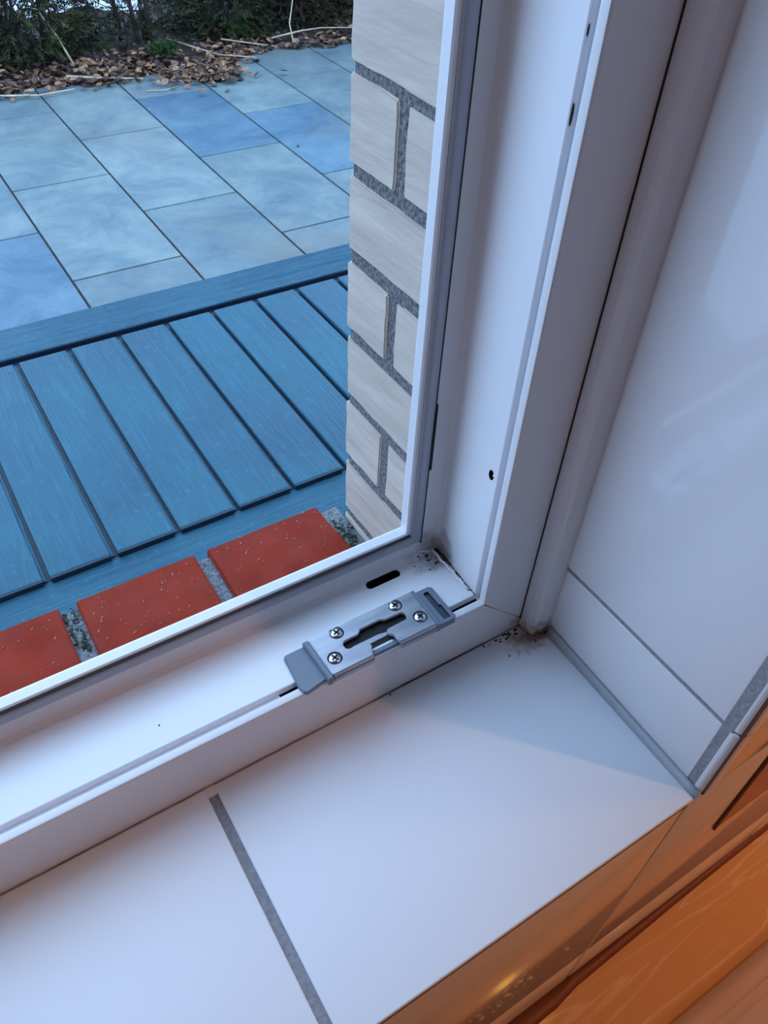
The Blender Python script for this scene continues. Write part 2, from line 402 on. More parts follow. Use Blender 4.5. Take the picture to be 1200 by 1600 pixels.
for i in range(26):
    d = .060 - abs(rs.gauss(0, .009)); x = XR - abs(rs.gauss(0, .007)); s = rs.uniform(.0003, .0011)
    mb.ball((x, F + min(d, .0575), ZB + prof_a(min(d, .0575))), s, M['grime'], 1, (1.6, .8, .5), .3)
mb.ball((.0316, F + .0236, ZB - .0010), .0006, M['grime'], 1)
mb.ball((.0316 + .002, F + .0226, ZB - .0011), .0002, M['grime'], 1)
child(mb.build('sealant_crumbs'), win)['label'] = 'blackened broken sealant in the corner'
mb = MB()
rs = random.Random(9)
pp = [mit(.0150 + i * .0030, 0) for i in range(15)]
pp = [Vector((XR - .0016 + rs.uniform(-.0006, .0006), p.y, ZB + .0006 - .00009 * i)) for i, p in enumerate(pp)]
mb.tube(pp, .0009, M['pvc2'], 6)
mb.tube([(XR - .002, F + .057, ZB - .0022), (XR - .007, F + .0582, ZB - .0010), (XR - .012, F + .0590, ZB + .0012)], .0012, M['pvc2'], 6)
child(mb.build('sealant_bead'), win)
mb = MB()
mb.ball((XR + .0012, F + .0094, .341), .0010, M["black"], 2, (.5, .7, 4.4), .05)
mb.ball((XR + .0012, F + .0094, .370), .0006, M["black"], 2, (.5, .6, 4.0), .05)
child(mb.build('nick_marks'), win)['label'] = 'small black nicks along the jamb groove'
# dark joint between the gasket and the stop, running along bottom and jamb (open split on the jamb)
mb = MB()
mb.tube([(XR - .0085, F + .0594, .120), (XR - .0088, F + .0592, .140), (XR - .0090, F + .0590, .155), (XR - .0088, F + .0594, .170)], .0007, M['black'], 6)
child(mb.build('gasket_split'), win)
# hair line of the mitre on the face
mb = MB()
groove_line(mb, [(XR + .0006, F, ZB - .0006), (XR + .010, F, ZB - .0101), (XR + .022, F, ZB - .0222), (XR + .0375, F, ZB - .0378)], [.0006, .0003, .0002, .0005], M['groutbrown'], (0, -1, 0), .00012)
child(mb.build('mitre_seam'), win)

# cover strip between frame and tiled reveal
def strip_x(mb, pts, z0, z1, m, smooth=False):
    mb.prism(pts, z0, z1, m, smooth=smooth)
mb = MB()
mb.prism([(.2775, F + .001), (.2775, .2215), (.2792, .2172), (.2806, .2158), (.2822, .2152), (.2870, .2142), (.2916, .2138), (.2916, F + .001)], .0012, ZT + .03, M['pvc2'])
ts = struct(mb.build('trim_1'))
# dark joint between frame and cover strip
mb = MB()
mb.box((.2768, F - .0006, .0085), (.2778, F + .0005, ZT), M['black'])
struct(mb.build('trim_2'))

# ------------------------------------------------------------------ tiled sill, reveal and wall
SY = .0747; RX = .2916
mb = MB()
JX = .0452
mb.box((-.90, SY + .0008, -.0034), (RX + .004, F - .0002, -.0014), M['grout'])
mb.box((-.90, SY + .0008, -.0122), (RX + .004, F - .0002, -.0036), M['groutbrown'])
# tiles on top of the sill
e = .0014
xs = [(-.457, -.2085), (-.2060 + .0006, JX - .0028), (JX + .0028, RX - .0035)]
xs = [(-.89, -.7115), (-.706, -.4610), (-.4555, -.2100), (-.2045, JX - .0028), (JX + .0028, .2893)]
for i, (a, b) in enumerate(xs):
    mb.box((a, SY, -.0036), (b, F - .0004, 0), M['tilesill'], .0010, 3)
sill = struct(mb.build('trim_3'))
# pale unglazed strip of filler where the joint stops short of the frame + caulk
mb = MB()
for jx in (-.7088, -.4583, -.2073, JX): mb.box((jx - .0032, F - .0068, -.0060), (jx + .0032, F - .0003, -.0001), M['pvc2'])
struct(mb.build('trim_4'))
mb = MB()
rs = random.Random(5)
pts = [(x, F - .0004 + rs.uniform(-.0004, .0002), .0007) for x in [-.79 + .01 * i for i in range(106)]]
groove_line(mb, pts, [rs.uniform(.0001, .0003) + (.0005 if .17 < p[0] < .245 else 0) for p in pts], M['groutbrown'], (0, -.7, .7), .00012)
for i in range(28):
    x = rs.uniform(.245, .291); mb.ball((x, (F if x < .277 else .2140) - .0015 - rs.uniform(0, .004), .0004), rs.uniform(.0003, .0009), M['grime'], 1, (1.4, 1, .4), .3)
for (x, y) in ((.2555, .211), (.17, .2265)):
    mb.ball((x, y, .0004), .0007, M['grime'], 1, (1, 1, .4))
tag(mb.build('caulk_line'), 'thin brown dirt line and black specks along the foot of the white window frame', 'dirt line')
# silicone fillet between sill and reveal
mb = MB()
fil = lambda y: [(.2870 + .0018 * (y - .075) / .14, y, .0002), (RX - .0004, y, .0085 - .0042 * (.2105 - y) / .13), (RX + .001, y, -.002)]
ys = [SY - .0003 + (.2130 - SY) * i / 16 for i in range(17)]
k = mb.mi(M['silicone']); rings = []
for i, y in enumerate(ys):
    p = fil(y); mid = ((p[0][0] + p[1][0]) / 2 + .0009, y, (p[0][2] + p[1][2]) / 2 - .0008 + .0001 * math.sin(i * 2.1))
    rings.append([mb.bm.verts.new(q) for q in (p[0], mid, p[1], p[2])])
for A, B in zip(rings, rings[1:]):
    for j in range(4):
        q = mb.bm.faces.new((A[j], A[(j + 1) % 4], B[(j + 1) % 4], B[j])); q.material_index = k; q.smooth = j < 2
mb.bm.faces.new(rings[0]); mb.bm.faces.new(rings[-1])
struct(mb.build('trim_5'))
# reveal tiles
ZJ = .0670
mb = MB()
GY = .0852
mb.box((RX + .0004, .0790, -.010), (RX + .010, F + .02, ZT + .05), M['grout'])
zz = [(.0005, ZJ - .0014), (ZJ + .0014, .467), (.4698, .867), (.8698, 1.267), (1.2698, ZT + .05)]
for a, b in zz: mb.box((RX, GY, a), (RX + .008, F + .004, b), M['tile'], .0010, 3)
rev = struct(mb.build('wall_reveal'))
# rounded tile edging at the outer corner
mb = MB()
def edge_piece(z0, z1, off):
    cx, cy, r = RX + .0085 + off, .0790, .0085
    pts = [(cx, cy + .003)] + [(cx - r * math.cos(a), cy - r * math.sin(a) * .75) for a in [i * math.pi / 2 / 8 for i in range(9)]] 
    pts = [(cx - r, cy + .001)] + pts[1:] + [(cx + .002, cy - r * .75), (cx + .002, cy + .001)]
    t = MB(); mb.prism(pts, z0, z1, M['tile'], .0006)
edge_piece(.0008, ZJ - .0006, 0); edge_piece(ZJ + .0012, .467, .0005); edge_piece(.4698, .867, .0); edge_piece(.8698, ZT + .05, 0)
mb.box((RX + .002, .0738, 0), (RX + .010, .079, ZT + .04), M['groutbrown'])
struct(mb.build('trim_6'))
# wall below and beside the window
mb = MB()
mb.box((-1.3, SY + .006, -1.262), (RX - .001, .226, -.0125), M['groutbrown'])
mb.box((RX + .0102, SY + .006, -1.262), (1.6, .226, 1.62), M['groutbrown'])
mb.box((RX - .001, SY + .006, -1.262), (RX + .0102, .226, -.0125), M['groutbrown'])
VX = .2850
def wt(x0, x1, z0, z1): mb.box((x0 + .0003, SY + .0005, z0 + .0002), (x1 - .0003, SY + .0085, z1 - .0002), M['tilefront'], .0012, 3)
ZH = -.283
cols = [(-.9, -.6652), (-.6633, -.4153), (-.4134, -.1654), (-.1635, VX - .2009 - .0009), (VX - .2, VX - .0008)]
cols = [(VX - .25 * (k_ + 1) + .0008, VX - .25 * k_ - .0008) for k_ in range(5)][::-1]
for a, b in cols:
    wt(a, b, ZH + .0008, -.0100); wt(a, b, ZH - .330, ZH - .0008); wt(a, b, -1.255, ZH - .3316)
wt(VX + .0008, VX + .25, ZH + .0008, -.0020)
wt(VX + .0008, VX + .25, ZH - .330, ZH - .0008); wt(VX + .0008, VX + .25, -1.255, ZH - .3316)
for i in range(5):
    wt(RX + .0112, VX + .25, -.0004 + .31 * i, .3084 + .31 * i)
for k_ in range(1, 5):
    a, b = VX + .25 * k_ + .0008, min(VX + .25 * (k_ + 1) - .0008, 1.59)
    wt(a, b, ZH - .330, ZH - .0008); wt(a, b, ZH + .0008, -.0020); wt(a, b, -1.255, ZH - .3316)
    for i in range(5): wt(a, b, -.0004 + .31 * i, .3084 + .31 * i)
wall = struct(mb.build('wall_window'))
# rest of the room shell
mb = MB(); mb.box((-1.3, .0807, 0), (XL - .058, .226, 1.62), M['render'])
mb.box((XL - .058, .0807, ZT + .052), (RX + .0102, .226, 1.62), M['render']); struct(mb.build('wall_lintel'))
mb = MB(); mb.box((-1.3, -2.6, -1.26), (-.901, .226, 1.62), M['render']); struct(mb.build('wall_left'))
mb = MB(); mb.box((1.601, -2.6, -1.26), (1.75, .226, 1.62), M['render']); struct(mb.build('wall_right'))
mb = MB(); mb.box((-1.3, -2.75, -1.26), (1.75, -2.601, 1.62), M['render']); struct(mb.build('wall_back'))
mb = MB(); mb.box((-1.3, -2.75, 1.621), (1.75, .45, 1.8), M['render']); struct(mb.build('ceiling'))
mb = MB(); mb.box((-1.3, -2.75, -1.36), (1.75, .0, -1.263), M['floortile']); struct(mb.build('floor'))
# outer leaf of the house: core below the frame, lintel, far pier
mb = MB()
mb.box((-2.5, .2262, -1.0), (2.5, .2984, -.0140), M['render'])
mb.box((.3002, .2262, -.0138), (2.5, .2984, 1.62), M['render'])
mb.box((-2.5, .2262, -.0138), (XL - .062, .2984, 1.62), M['render'])
mb.box((XL - .061, .2300, ZT + .062), (.3, .2984, 1.62), M['render'])
struct(mb.build('wall_core'))

# ------------------------------------------------------------------ outer brick reveal
PX, PY = .268, .4535
def rough_brick(mb, a, b, m, seed, bev=.0012, amp=.0008):
    t = bmesh.new(); bmesh.ops.create_cube(t, size=1)
    for v in t.verts: v.co = Vector([(v.co[i] + .5) * (b[i] - a[i]) + a[i] for i in range(3)])
    bmesh.ops.bevel(t, geom=list(t.edges), offset=bev, segments=2, affect='EDGES')
    bmesh.ops.subdivide_edges(t, edges=[e for e in t.edges if e.calc_length() > .02], cuts=7, use_grid_fill=True)
    for v in t.verts:
        n = noise.noise_vector(v.co * 75 + Vector((seed * 3.7, seed, 0)))
        v.co += n * amp
    mb.merge(t, m, True)
mb = MB()
beds = [(-.0787, -.0700), (-.0149, -.0057), (.0494, .0574), (.1110, .1197), (.1718, .1820), (.2326, .2415), (.2945, .3003)]
z = .2972
while z < 1.58:
    z += .0617
    beds.append((z - .0045, z + .0045))
mb.box((PX + .0016, .2990, -.30), (PX + .16, PY - .0035, 1.618), M['mortardark'])
allz = [(-.1400, beds[0][0])] + [(beds[i][1], beds[i + 1][0]) for i in range(len(beds) - 1)]
for i, (z0, z1) in enumerate(allz):
    dx = (.0, .0005, .0, .0006, -.0004, .0003)[i % 6]
    if i % 2 == 0 and i:
        j0 = .3905; j1 = .4000
        rough_brick(mb, (PX + dx, j1, z0), (PX + .16, PY, z1), M['brickwhite'], i)
        rough_brick(mb, (PX + dx + .0006, .2992, z0), (PX + .16, j0, z1), M['brickwhite'], i + 40)
    else:
        rough_brick(mb, (PX + dx, .2992, z0), (PX + .16, PY, z1), M['brickwhite'], i + 80)
struct(mb.build('wall_pier', sharp=.35))
mb = MB()
for i, (z0, z1) in enumerate(allz):
    for k_ in range(9):
        xx = PX + .161 + .25 * k_ + (.12 if i % 2 else 0)
        mb.box((xx, .2992, z0), (xx + .24, PY, z1), M['brickwhite'], .002, 1)
mb.box((PX + .161, .2995, -.99), (2.5, PY - .005, 1.618), M['mortardark'])
mb.box((-2.5, .2995, -.99), (XL + .02, PY - .005, 1.618), M['brickwhite'])
mb.box((XL + .021, .2995, ZT + .02), (PX + .003, PY - .005, 1.618), M['brickwhite'])
mb.box((XL + .021, .2995, -.99), (PX + .160, PY - .012, -.142), M['brickwhite'])
struct(mb.build('wall_facade'))

# red brick outer sill
sillo = empty('brick_sill', (-.1, .38, -.14))
tag(sillo, 'outer window sill of red clinker bricks laid side by side with grey mortar joints', 'brick sill')
mb = MB()
SZ = -.080; BY = .4735
edges = [(.1392, .2500), (.0240, .1273), (-.0935, .0100), (-.2105, -.1075), (-.3275, -.2245), (-.4445, -.3415), (-.5615, -.4585)]
for i, (a, b) in enumerate(edges):
    t = bmesh.new(); bmesh.ops.create_cube(t, size=1)
    for v in t.verts: v.co = Vector(((v.co.x + .5) * (b - a) + a, (v.co.y + .5) * (BY - .2992) + .2992, (v.co.z + .5) * .06 + SZ - .06))
    bmesh.ops.bevel(t, geom=list(t.edges), offset=.0014, segments=2, affect='EDGES')
    if i == 0:
        for v in t.verts:
            if v.co.x > .2: v.co.x += .0070 * (.4735 - v.co.y) / .07 * .6 - .0020
    bmesh.ops.subdivide_edges(t, edges=[e for e in t.edges if e.calc_length() > .02], cuts=7, use_grid_fill=True)
    for v in t.verts: v.co += noise.noise_vector(v.co * 45 + Vector((i * 5.1, 0, 0))) * .0006
    mb.merge(t, M['brickred'], True)
o = mb.build('bricks', sharp=.35); child(o, sillo)
mb = MB()
t = bmesh.new(); bmesh.ops.create_grid(t, x_segments=420, y_segments=70, size=.5)
for v in t.verts:
    v.co = Vector(((v.co.x) * .84 - .153, (v.co.y + .5) * (BY - .006 - .2992) + .2992, SZ - .0045))
    v.co.z += noise.fractal(v.co * 160, 1.0, 2.0, 3) * .0016
mb.merge(t, M['mortar'], True)
mb.box((-.572, .2995, -.1400), (.2665, BY - .006, SZ - .009), M['mortar'])
child(mb.build('mortar'), sillo)
mb = MB(); rs = random.Random(21)
for i in range(190):
    bk = rs.choice(edges[:4]); x = rs.uniform(bk[0] + .004, bk[1] - .004)
    y = .472 - abs(rs.gauss(0, .022)) if bk is edges[0] and rs.random() < .75 else rs.uniform(.40, .470)
    s = rs.uniform(.00012, .0004); a = rs.uniform(.4, 1.4)
    Mx = Matrix.Translation((x, y, SZ + .0002)) @ Matrix.Rotation(a, 4, 'Z')
    mb.box((-s * rs.uniform(1, 5), -s, -.0004), (s * rs.uniform(1, 5), s, .0003), M['speck'], M=Mx)
child(mb.build('lime_marks'), sillo)['kind'] = 'stuff'
mb = MB(); rs = random.Random(22)
for i in range(170):
    if i < 70: x, y = .2575 + rs.gauss(0, .0035), .432 + rs.gauss(0, .012)
    elif i < 130: x, y = .0205 - abs(rs.gauss(0, .0020)), rs.uniform(.42, .470)
    else: x, y = .0115 + abs(rs.gauss(0, .001)), rs.uniform(.43, .468)
    mb.ball((min(x, .2655), y, SZ - .0042 + rs.uniform(-.0005, .0012)), rs.uniform(.0006, .0018), M['moss'], 1, (1, 1, .7), .35)
child(mb.build('moss'), sillo)['kind'] = 'stuff'

# ------------------------------------------------------------------ striker plate on the frame
st = empty('striker_plate', (.165, F + .016, ZB))
tag(st, 'steel lock striker plate with four screws set in the lower window frame', 'striker plate')
zb = ZB - .0010
def P(l): return [(x / 1000, F + y / 1000) for x, y in l]
# plastic packer underneath, its two ends showing
mb = MB()
mb.prism(P([(108.6, 4), (110.6, 27.2), (112, 28.4), (125, 28.6), (205, 28.6), (205, 1.5), (126, 1.5), (112, -1.0), (109.6, .4)]), zb, ZB + .0016, M['greyplastic'], .0006)
mb.prism(P([(124.2, 29.2), (127.6, 29.2), (128.4, -1.6), (125.2, -1.6)]), zb, ZB + .0050, M['greyplastic'], .0006)
child(mb.build('packer'), st)['label'] = 'blue grey plastic base'
mb = MB()
mb.prism(P([(203.2, 28.8), (215.4, 28.8), (217.4, 27.2), (217.4, 1.0), (215.6, -1.4), (203.2, -1.4)]), zb, ZB + .0030, M['greyplastic'], .0007)
mb.prism(P([(201.6, 29.6), (204.6, 29.6), (204.6, -1.8), (201.6, -1.8)]), zb, ZB + .0052, M['greyplastic'], .0006)
tipc = mb.build('end_cap')
cm = MB(); cm.prism(P([(209.0, 24.6), (210.0, 25.4), (212.0, 25.4), (213.0, 24.4), (213.0, 13), (214.2, 12.2), (214.2, 1.6), (209.0, 1.6)]), ZB + .0008, ZB + .008, M['greyplastic_shade']); cut(tipc, cm)
mb = MB(); mb.prism(P([(209.3, 25.0), (212.7, 25.0), (212.7, 13.0), (213.9, 12.2), (213.9, 1.9), (209.3, 1.9)]), ZB + .0006, ZB + .0013, M['greyplastic_shade']); child(mb.build('recess_floor_shade'), tipc)  # dark sheet paints the shade in the cap's recess
child(tipc, st)['label'] = 'plastic end cap with a long recess'
# steel plate with its key-shaped slot open to the front
plate = P([(127.8, 28.6), (128.6, 29.4), (201.2, 29.4), (202.0, 28.6), (202.0, 1.0), (200.8, -.2), (176.0, -.2), (175.0, .8), (174.6, 6.2), (172.6, 8.0), (172.4, 10.6), (174.2, 12.2), (187.4, 12.6), (189.2, 14.0), (189.2, 16.6), (187.6, 18.2),
           (175.6, 18.6), (173.4, 20.2), (158.8, 20.0), (156.0, 17.4), (146.0, 17.2), (144.4, 15.6), (144.6, 12.4), (146.6, 11.2), (156.0, 11.4), (158.4, 9.8), (159.2, 6.6), (157.6, 4.0), (156.6, .8), (155.6, -.2), (129.6, -.2), (128.6, .8)])
mb = MB(); mb.prism(plate, ZB + .0030, ZB + .0052, M['steel'], .0005)
pl = mb.build('plate')
cm = MB()
holes = [(145.3, 25.0), (135.5, 9.6), (187.4, 25.0), (196.3, 9.6)]
for x, y in holes:
    cm.prism([(x / 1000 + .0046 * math.cos(a), F + y / 1000 + .0046 * math.sin(a)) for a in [i * math.pi / 12 for i in range(24)]], ZB + .0020, ZB + .009, M['steel'])
cut(pl, cm); child(pl, st)
# folded front lips of the plate
mb = MB()
for a, b in ((.1292, .1562), (.1755, .2012)):
    q = [(F - .0002, ZB + .0052), (F - .0016, ZB + .0046), (F - .0022, ZB + .0034), (F - .0022, ZB + .0004), (F - .0012, ZB + .0003), (F - .0010, ZB + .0030), (F - .0002, ZB + .0031)]
    mb.prism(q, a, b, M['steel'], ax='x')
child(mb.build('front_lip'), st)
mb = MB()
mb.prism(P([(131, 26.5), (199, 26.5), (199, 6), (131, 6)]), ZB + .0012, ZB + .0019, M['black'])  # black sheet paints the shade under the slot
child(mb.build('slot_shade'), st)['label'] = 'black sheet painted as the shade inside the slot'
# inner hook seen through the slot
mb = MB()
mb.prism(P([(145, 10.5), (150, 9), (172, 9.5), (176, 11.5), (168, 13), (150, 13)]), ZB + .0018, ZB + .0026, M['steel'], .0003)
mb.prism(P([(158.5, 4.2), (173.5, 4.2), (174.6, 9.5), (158.5, 9.0)]), ZB - .0005, ZB + .0018, M['pvc2'], .0003)
child(mb.build('locking_tongue'), st)
for x, y in holes:
    x /= 1000; y = F + y / 1000
    t = MB(); n = 20; rings = []
    for r, zz_ in ((.0036, .0036), (.0040, .0044), (.0037, .0052), (.0024, .0057), (.0012, .0059)):
        if r: rings.append([t.bm.verts.new((x + r * math.cos(2 * math.pi * i / n), y + r * math.sin(2 * math.pi * i / n), ZB + zz_)) for i in range(n)])
    for A, B in zip(rings, rings[1:]):
        for j in range(n):
            q = t.bm.faces.new((A[j], A[(j + 1) % n], B[(j + 1) % n], B[j])); q.smooth = True
    t.bm.faces.new(rings[0][::-1]); t.bm.faces.new(rings[-1]); t.mats = [M['screw']]
    so = t.build('screw')
    child(so, st)['label'] = 'cross-head screw'
    t = MB()
    for ang in (.35, .35 + math.pi / 2):
        t.box((-.0023, -.00058, ZB + .0050), (.0023, .00058, ZB + .00605), M['black'], M=Matrix.Translation((x, y, 0)) @ Matrix.Rotation(ang, 4, 'Z'))  # raised black bars paint the shade of the screw's cross
    cr_ = t.build('cross_shade'); cr_.parent = so

# ------------------------------------------------------------------ garden: deck
DZ = -.890
deck = empty('wooden_deck', (.3, 1.7, -.99))
tag(deck, 'blue grey grooved wooden deck panel between the paving and the brick sill', 'deck')
mb = MB()
x0s = -1.5
PIT = .1463
k0 = -11
for k_ in range(-11, 13):
    g0 = .1735 + PIT * k_; g1 = g0 + PIT
    a, b = g0 + .0075, g1 - .0075
    mb.box((a, 1.286, DZ - .016), (b, 2.106, DZ), M['deck_y'], .004, 2)
    mb.box((b - .001, 1.288, DZ - .016), (b + .0065, 2.104, DZ - .0085), M['deck_y'], .0012, 1)
    mb.box((a + .001, 1.2815, DZ - .0162), (b - .001, 1.2875, DZ - .0018), M['deckbase_shade'], .001, 1)  # navy end strip: shade of the house-facing ends put into colour
child(mb.build('deck_boards'), deck)
mb = MB(); mb.box((-1.5, 2.134, DZ - .100), (2.2, 2.291, DZ + .001), M['deck_x'], .003, 2); mb.box((-1.5, 2.1325, DZ - .017), (2.2, 2.1355, DZ - .0025), M['deckbase_shade'], .0006, 1); child(mb.build('rear_rail'), deck)  # thin navy strip paints the rail's front face as shaded
mb = MB(); mb.box((-1.5, 1.128, DZ - .096), (2.2, 1.292, DZ - .0165), M['deck_x'], .004, 2); child(mb.build('front_rail'), deck)
mb = MB(); mb.box((-1.5, 1.2925, DZ - .098), (2.2, 2.1335, DZ - .0172), M['deckbase_shade']); child(mb.build('base_panel'), deck)

# paving
mb = MB(); rs = random.Random(4)
tl = mb.bm.loops.layers.float_color.new('tint')
def slab(x0, x1, y0, y1, c):
    n0 = len(mb.bm.faces)
    mb.box((x0 + .003, y0 + .003, -1.03), (x1 - .003, y1 - .003, -.990), M['slab'], .0022, 1)
    mb.bm.faces.ensure_lookup_table()
    for f in mb.bm.faces[n0:]:
        for l in f.loops: l[tl] = c
blue = {(0, 1): 1}
for c_ in range(-5, 11):
    xa = .876 + .3995 * c_; xb = xa + .3995
    off = 3.063 if c_ % 2 else 2.657
    if c_ % 2: off = 3.063
    # columns c=-1 (.477-.876) carry 2.657 ; c=0 -> 3.063? checked against the photograph below
    for r_ in range(-4, 4):
        ya = (2.657 if c_ % 2 else 3.063 - .799 * 1) + .796 * r_; yb = ya + .796
        if yb < 2.3 - .8 or ya > 5.4: continue
        base = Vector((.134, .188, .206)) if rs.random() < .6 else Vector((.110, .162, .188))
        key = (c_, round((ya - 1.5) / .8))
        cx, cy = (xa + xb) / 2, (ya + yb) / 2
        for bx, by, dim in ((1.475, 3.86, .66), (1.875, 3.46, .66), (.276, 2.66, .62)):
            if abs(cx - bx) < .2 and abs(cy - by) < .4: base = Vector((.076, .142, .200)) if dim < 1 else base
        v = rs.uniform(.92, 1.1)
        slab(xa + .001, xb - .001, ya + .001, yb - .001, (base.x * v, base.y * v, base.z * v, 1))
mb.box((-1.6, 2.2925, -1.06), (5.5, 5.0, -.9945), M['soil'])
for f in mb.bm.faces[-6:]: pass
pav = struct(mb.build('paving'))
mb = MB(); mb.box((-8, .0, -1.12), (12, 30, -1.061), M['farground']); struct(mb.build('ground'))
mb = MB(); mb.box((-2.5, .454, -1.06), (2.5, 1.1275, -1.0), M['soil']); struct(mb.build('ground_strip'))

# planting strip with a ragged front edge
mb = MB(); k = mb.mi(M['soil'])
def front(x):
    e_ = 4.60 if x < 1.35 else 4.60 - .22 * math.exp(-((x - 1.72) / .17) ** 2) if x < 1.9 else 4.68
    return e_ + .04 * math.sin(x * 9) + .02 * math.sin(x * 31)
grid = []
for i in range(141):
    x = -1.2 + i * .05; row = []
    for j in range(21):
        y = front(x) + j * .06
        z_ = -1.0 + .045 * min(1, j / 5) + noise.noise(Vector((x * 5, y * 5, 0))) * .02 * min(1, j / 2)
        row.append(mb.bm.verts.new((x, y, z_)))
    grid.append(row)
for i in range(140):
    for j in range(20):
        q = mb.bm.faces.new((grid[i][j], grid[i + 1][j], grid[i + 1][j + 1], grid[i][j + 1])); q.smooth = True
struct(mb.build('ground_bed'))
def soil_z(x, y):
    t_ = (y - front(x)) / .06
    return -1.0 + .045 * max(0, min(1, t_ / 5)) if t_ > 0 else -.990

# shrubs of the hedge
def spray(mb, base, dirv, ln, m, rs, n=9):
    """flat conifer spray: a curved stem with short pointed leaflets on both sides"""
    k = mb.mi(m)
    d = dirv.normalized(); side = d.cross(Vector((rs.uniform(-1, 1), rs.uniform(-1, 1), rs.uniform(-.4, 1)))).normalized()
    p = Vector(base)
    for i in range(n):
        d2 = (d + Vector((0, 0, -.35)) * (i / n)).normalized()
        q_ = p + d2 * (ln / n)
        wv_ = .55 * ln * (1 - i / (n + 1)) * .42
        for s in (-1, 1):
            tip = p + side * s * wv_ + d2 * wv_ * .9 + Vector((rs.uniform(-1, 1), rs.uniform(-1, 1), rs.uniform(-1, 1))) * .006
            nn = d2.cross(side) * .0035
            w2 = ln / n * .42
            vs = [mb.bm.verts.new(p - d2 * w2), mb.bm.verts.new(p + d2 * w2), mb.bm.verts.new(tip), mb.bm.verts.new((p + tip) / 2 + nn)]
            for f in ((0, 1, 3), (1, 2, 3), (2, 0, 3)):
                q = mb.bm.faces.new([vs[j] for j in f]); q.material_index = k
        p = q_
shr = [(.55, 5.12, 'dark conifer hedge shrub at the left edge behind dead leaves', .9, 0, 900),
       (1.02, 5.05, 'green conifer shrub with straw stalks in front, second from the left', 1.0, 0, 1300),
       (1.62, 5.08, 'sparse conifer shrub with pale ground showing through its branches', .55, 0, 900),
       (2.16, 5.08, 'dense conifer shrub behind the largest heap of dead leaves', 1.0, 0, 1500),
       (2.68, 5.14, 'dark brownish conifer shrub with an upright dry stalk before it', 1.1, 1, 1700),
       (3.20, 5.20, 'brownish conifer hedge shrub next to the pale brick corner', 1.1, 1, 1700)]
for i, (x, y, lb, dens, br, cnt) in enumerate(shr):
    rs = random.Random(100 + i)
    e_ = empty('hedge_shrub', (x, y, -.97)); tag(e_, lb, 'shrub', 'shrubs of the hedge behind the paving')
    mb = MB()
    for s_ in range(4):
        bx, by = x + rs.uniform(-.16, .16), y + rs.uniform(-.08, .08)
        mb.tube([(bx, by, -.99), (bx + rs.uniform(-.03, .03), by, -.7), (bx + rs.uniform(-.07, .07), by + rs.uniform(-.05, .05), -.3), (bx + rs.uniform(-.1, .1), by, .45)], rs.uniform(.009, .019), M['bark'], 7, .005)
    child(mb.build('trunk'), e_)
    mb = MB()
    for s_ in range(110):
        a = rs.uniform(0, 6.28); zz_ = rs.uniform(-.95, .2); r1 = rs.uniform(.1, .32)
        p0 = Vector((x + rs.uniform(-.15, .15), y + rs.uniform(-.06, .06), zz_))
        p1 = p0 + Vector((math.cos(a) * r1, math.sin(a) * r1 * .8, rs.uniform(-.05, .18)))
        mb.tube([p0, (p0 + p1) / 2 + Vector((0, 0, rs.uniform(-.03, .03))), p1], .0045, M['bark'], 4, .0015)
    child(mb.build('twigs'), e_)
    mb = MB()
    for s_ in range(int(cnt * (1.0 if dens < .95 else 1.9))):
        a = rs.uniform(0, 6.28); rr = math.sqrt(rs.random()) * .30
        zz_ = -.95 + 1.5 * rs.random() ** 1.55
        p = Vector((x + math.cos(a) * rr, y + math.sin(a) * rr * .8, zz_))
        dv = Vector((math.cos(a) + rs.uniform(-.6, .6), math.sin(a) + rs.uniform(-.6, .6), rs.uniform(-.5, .7)))
        spray(mb, p, dv, rs.uniform(.05, .12), M['needle2'] if rs.random() < (.6 if br else .2) else M['needle'], rs, 6)
    child(mb.build('foliage', recalc=False), e_)

# leaf litter
def leaf(mb, x, y, z_, s, rs, m):
    k = mb.mi(m); a = rs.uniform(0, 6.28); tilt = Matrix.Rotation(a, 4, 'Z') @ Matrix.Rotation(rs.uniform(-.7, .7), 4, 'X') @ Matrix.Rotation(rs.uniform(-.5, .5), 4, 'Y')
    cu = rs.uniform(.1, .5)
    out = [(-1, 0, 0), (-.45, .5, cu * .5), (.2, .55, cu * .6), (1, 0, 0), (.2, -.55, cu * .6), (-.45, -.5, cu * .5)]
    T = Matrix.Translation((x, y, z_ + s * .25)) @ tilt
    V = [mb.bm.verts.new(T @ Vector((p[0] * s, p[1] * s, p[2] * s))) for p in out]
    c0 = mb.bm.verts.new(T @ Vector((-.4 * s, 0, 0))); c1 = mb.bm.verts.new(T @ Vector((.25 * s, 0, -.05 * s)))
    for f in ((V[0], V[1], c0), (V[1], V[2], c1, c0), (V[2], V[3], c1), (V[3], V[4], c1), (V[4], V[5], c0, c1), (V[5], V[0], c0)):
        q = mb.bm.faces.new(f); q.material_index = k; q.smooth = False
mb = MB(); rs = random.Random(77)
M['leafdark'] = mat('dead_leaf_dark', rgb(92, 66, 58), .75, var=rgb(54, 40, 38), vscale=12)
M['leafpale'] = mat('dead_leaf_pale', rgb(176, 138, 106), .7, var=rgb(124, 88, 62), vscale=12)
for i in range(3300):
    x = rs.uniform(-.4, 3.6); 
    if x > 2.1 and rs.random() < .5: x = rs.uniform(.6, 2.1)
    y = front(x) - .05 + abs(rs.gauss(0, .17)) if rs.random() < .9 else front(x) - abs(rs.gauss(0, .07))
    if x > 2.0: y = max(y, front(x) - .02)
    leaf(mb, x, y, soil_z(x, y) + rs.uniform(0, .02), rs.uniform(.008, .030), rs, rs.choice([M['leafdead'], M['leafdark'], M['leafdark'], M['leafpale']]))
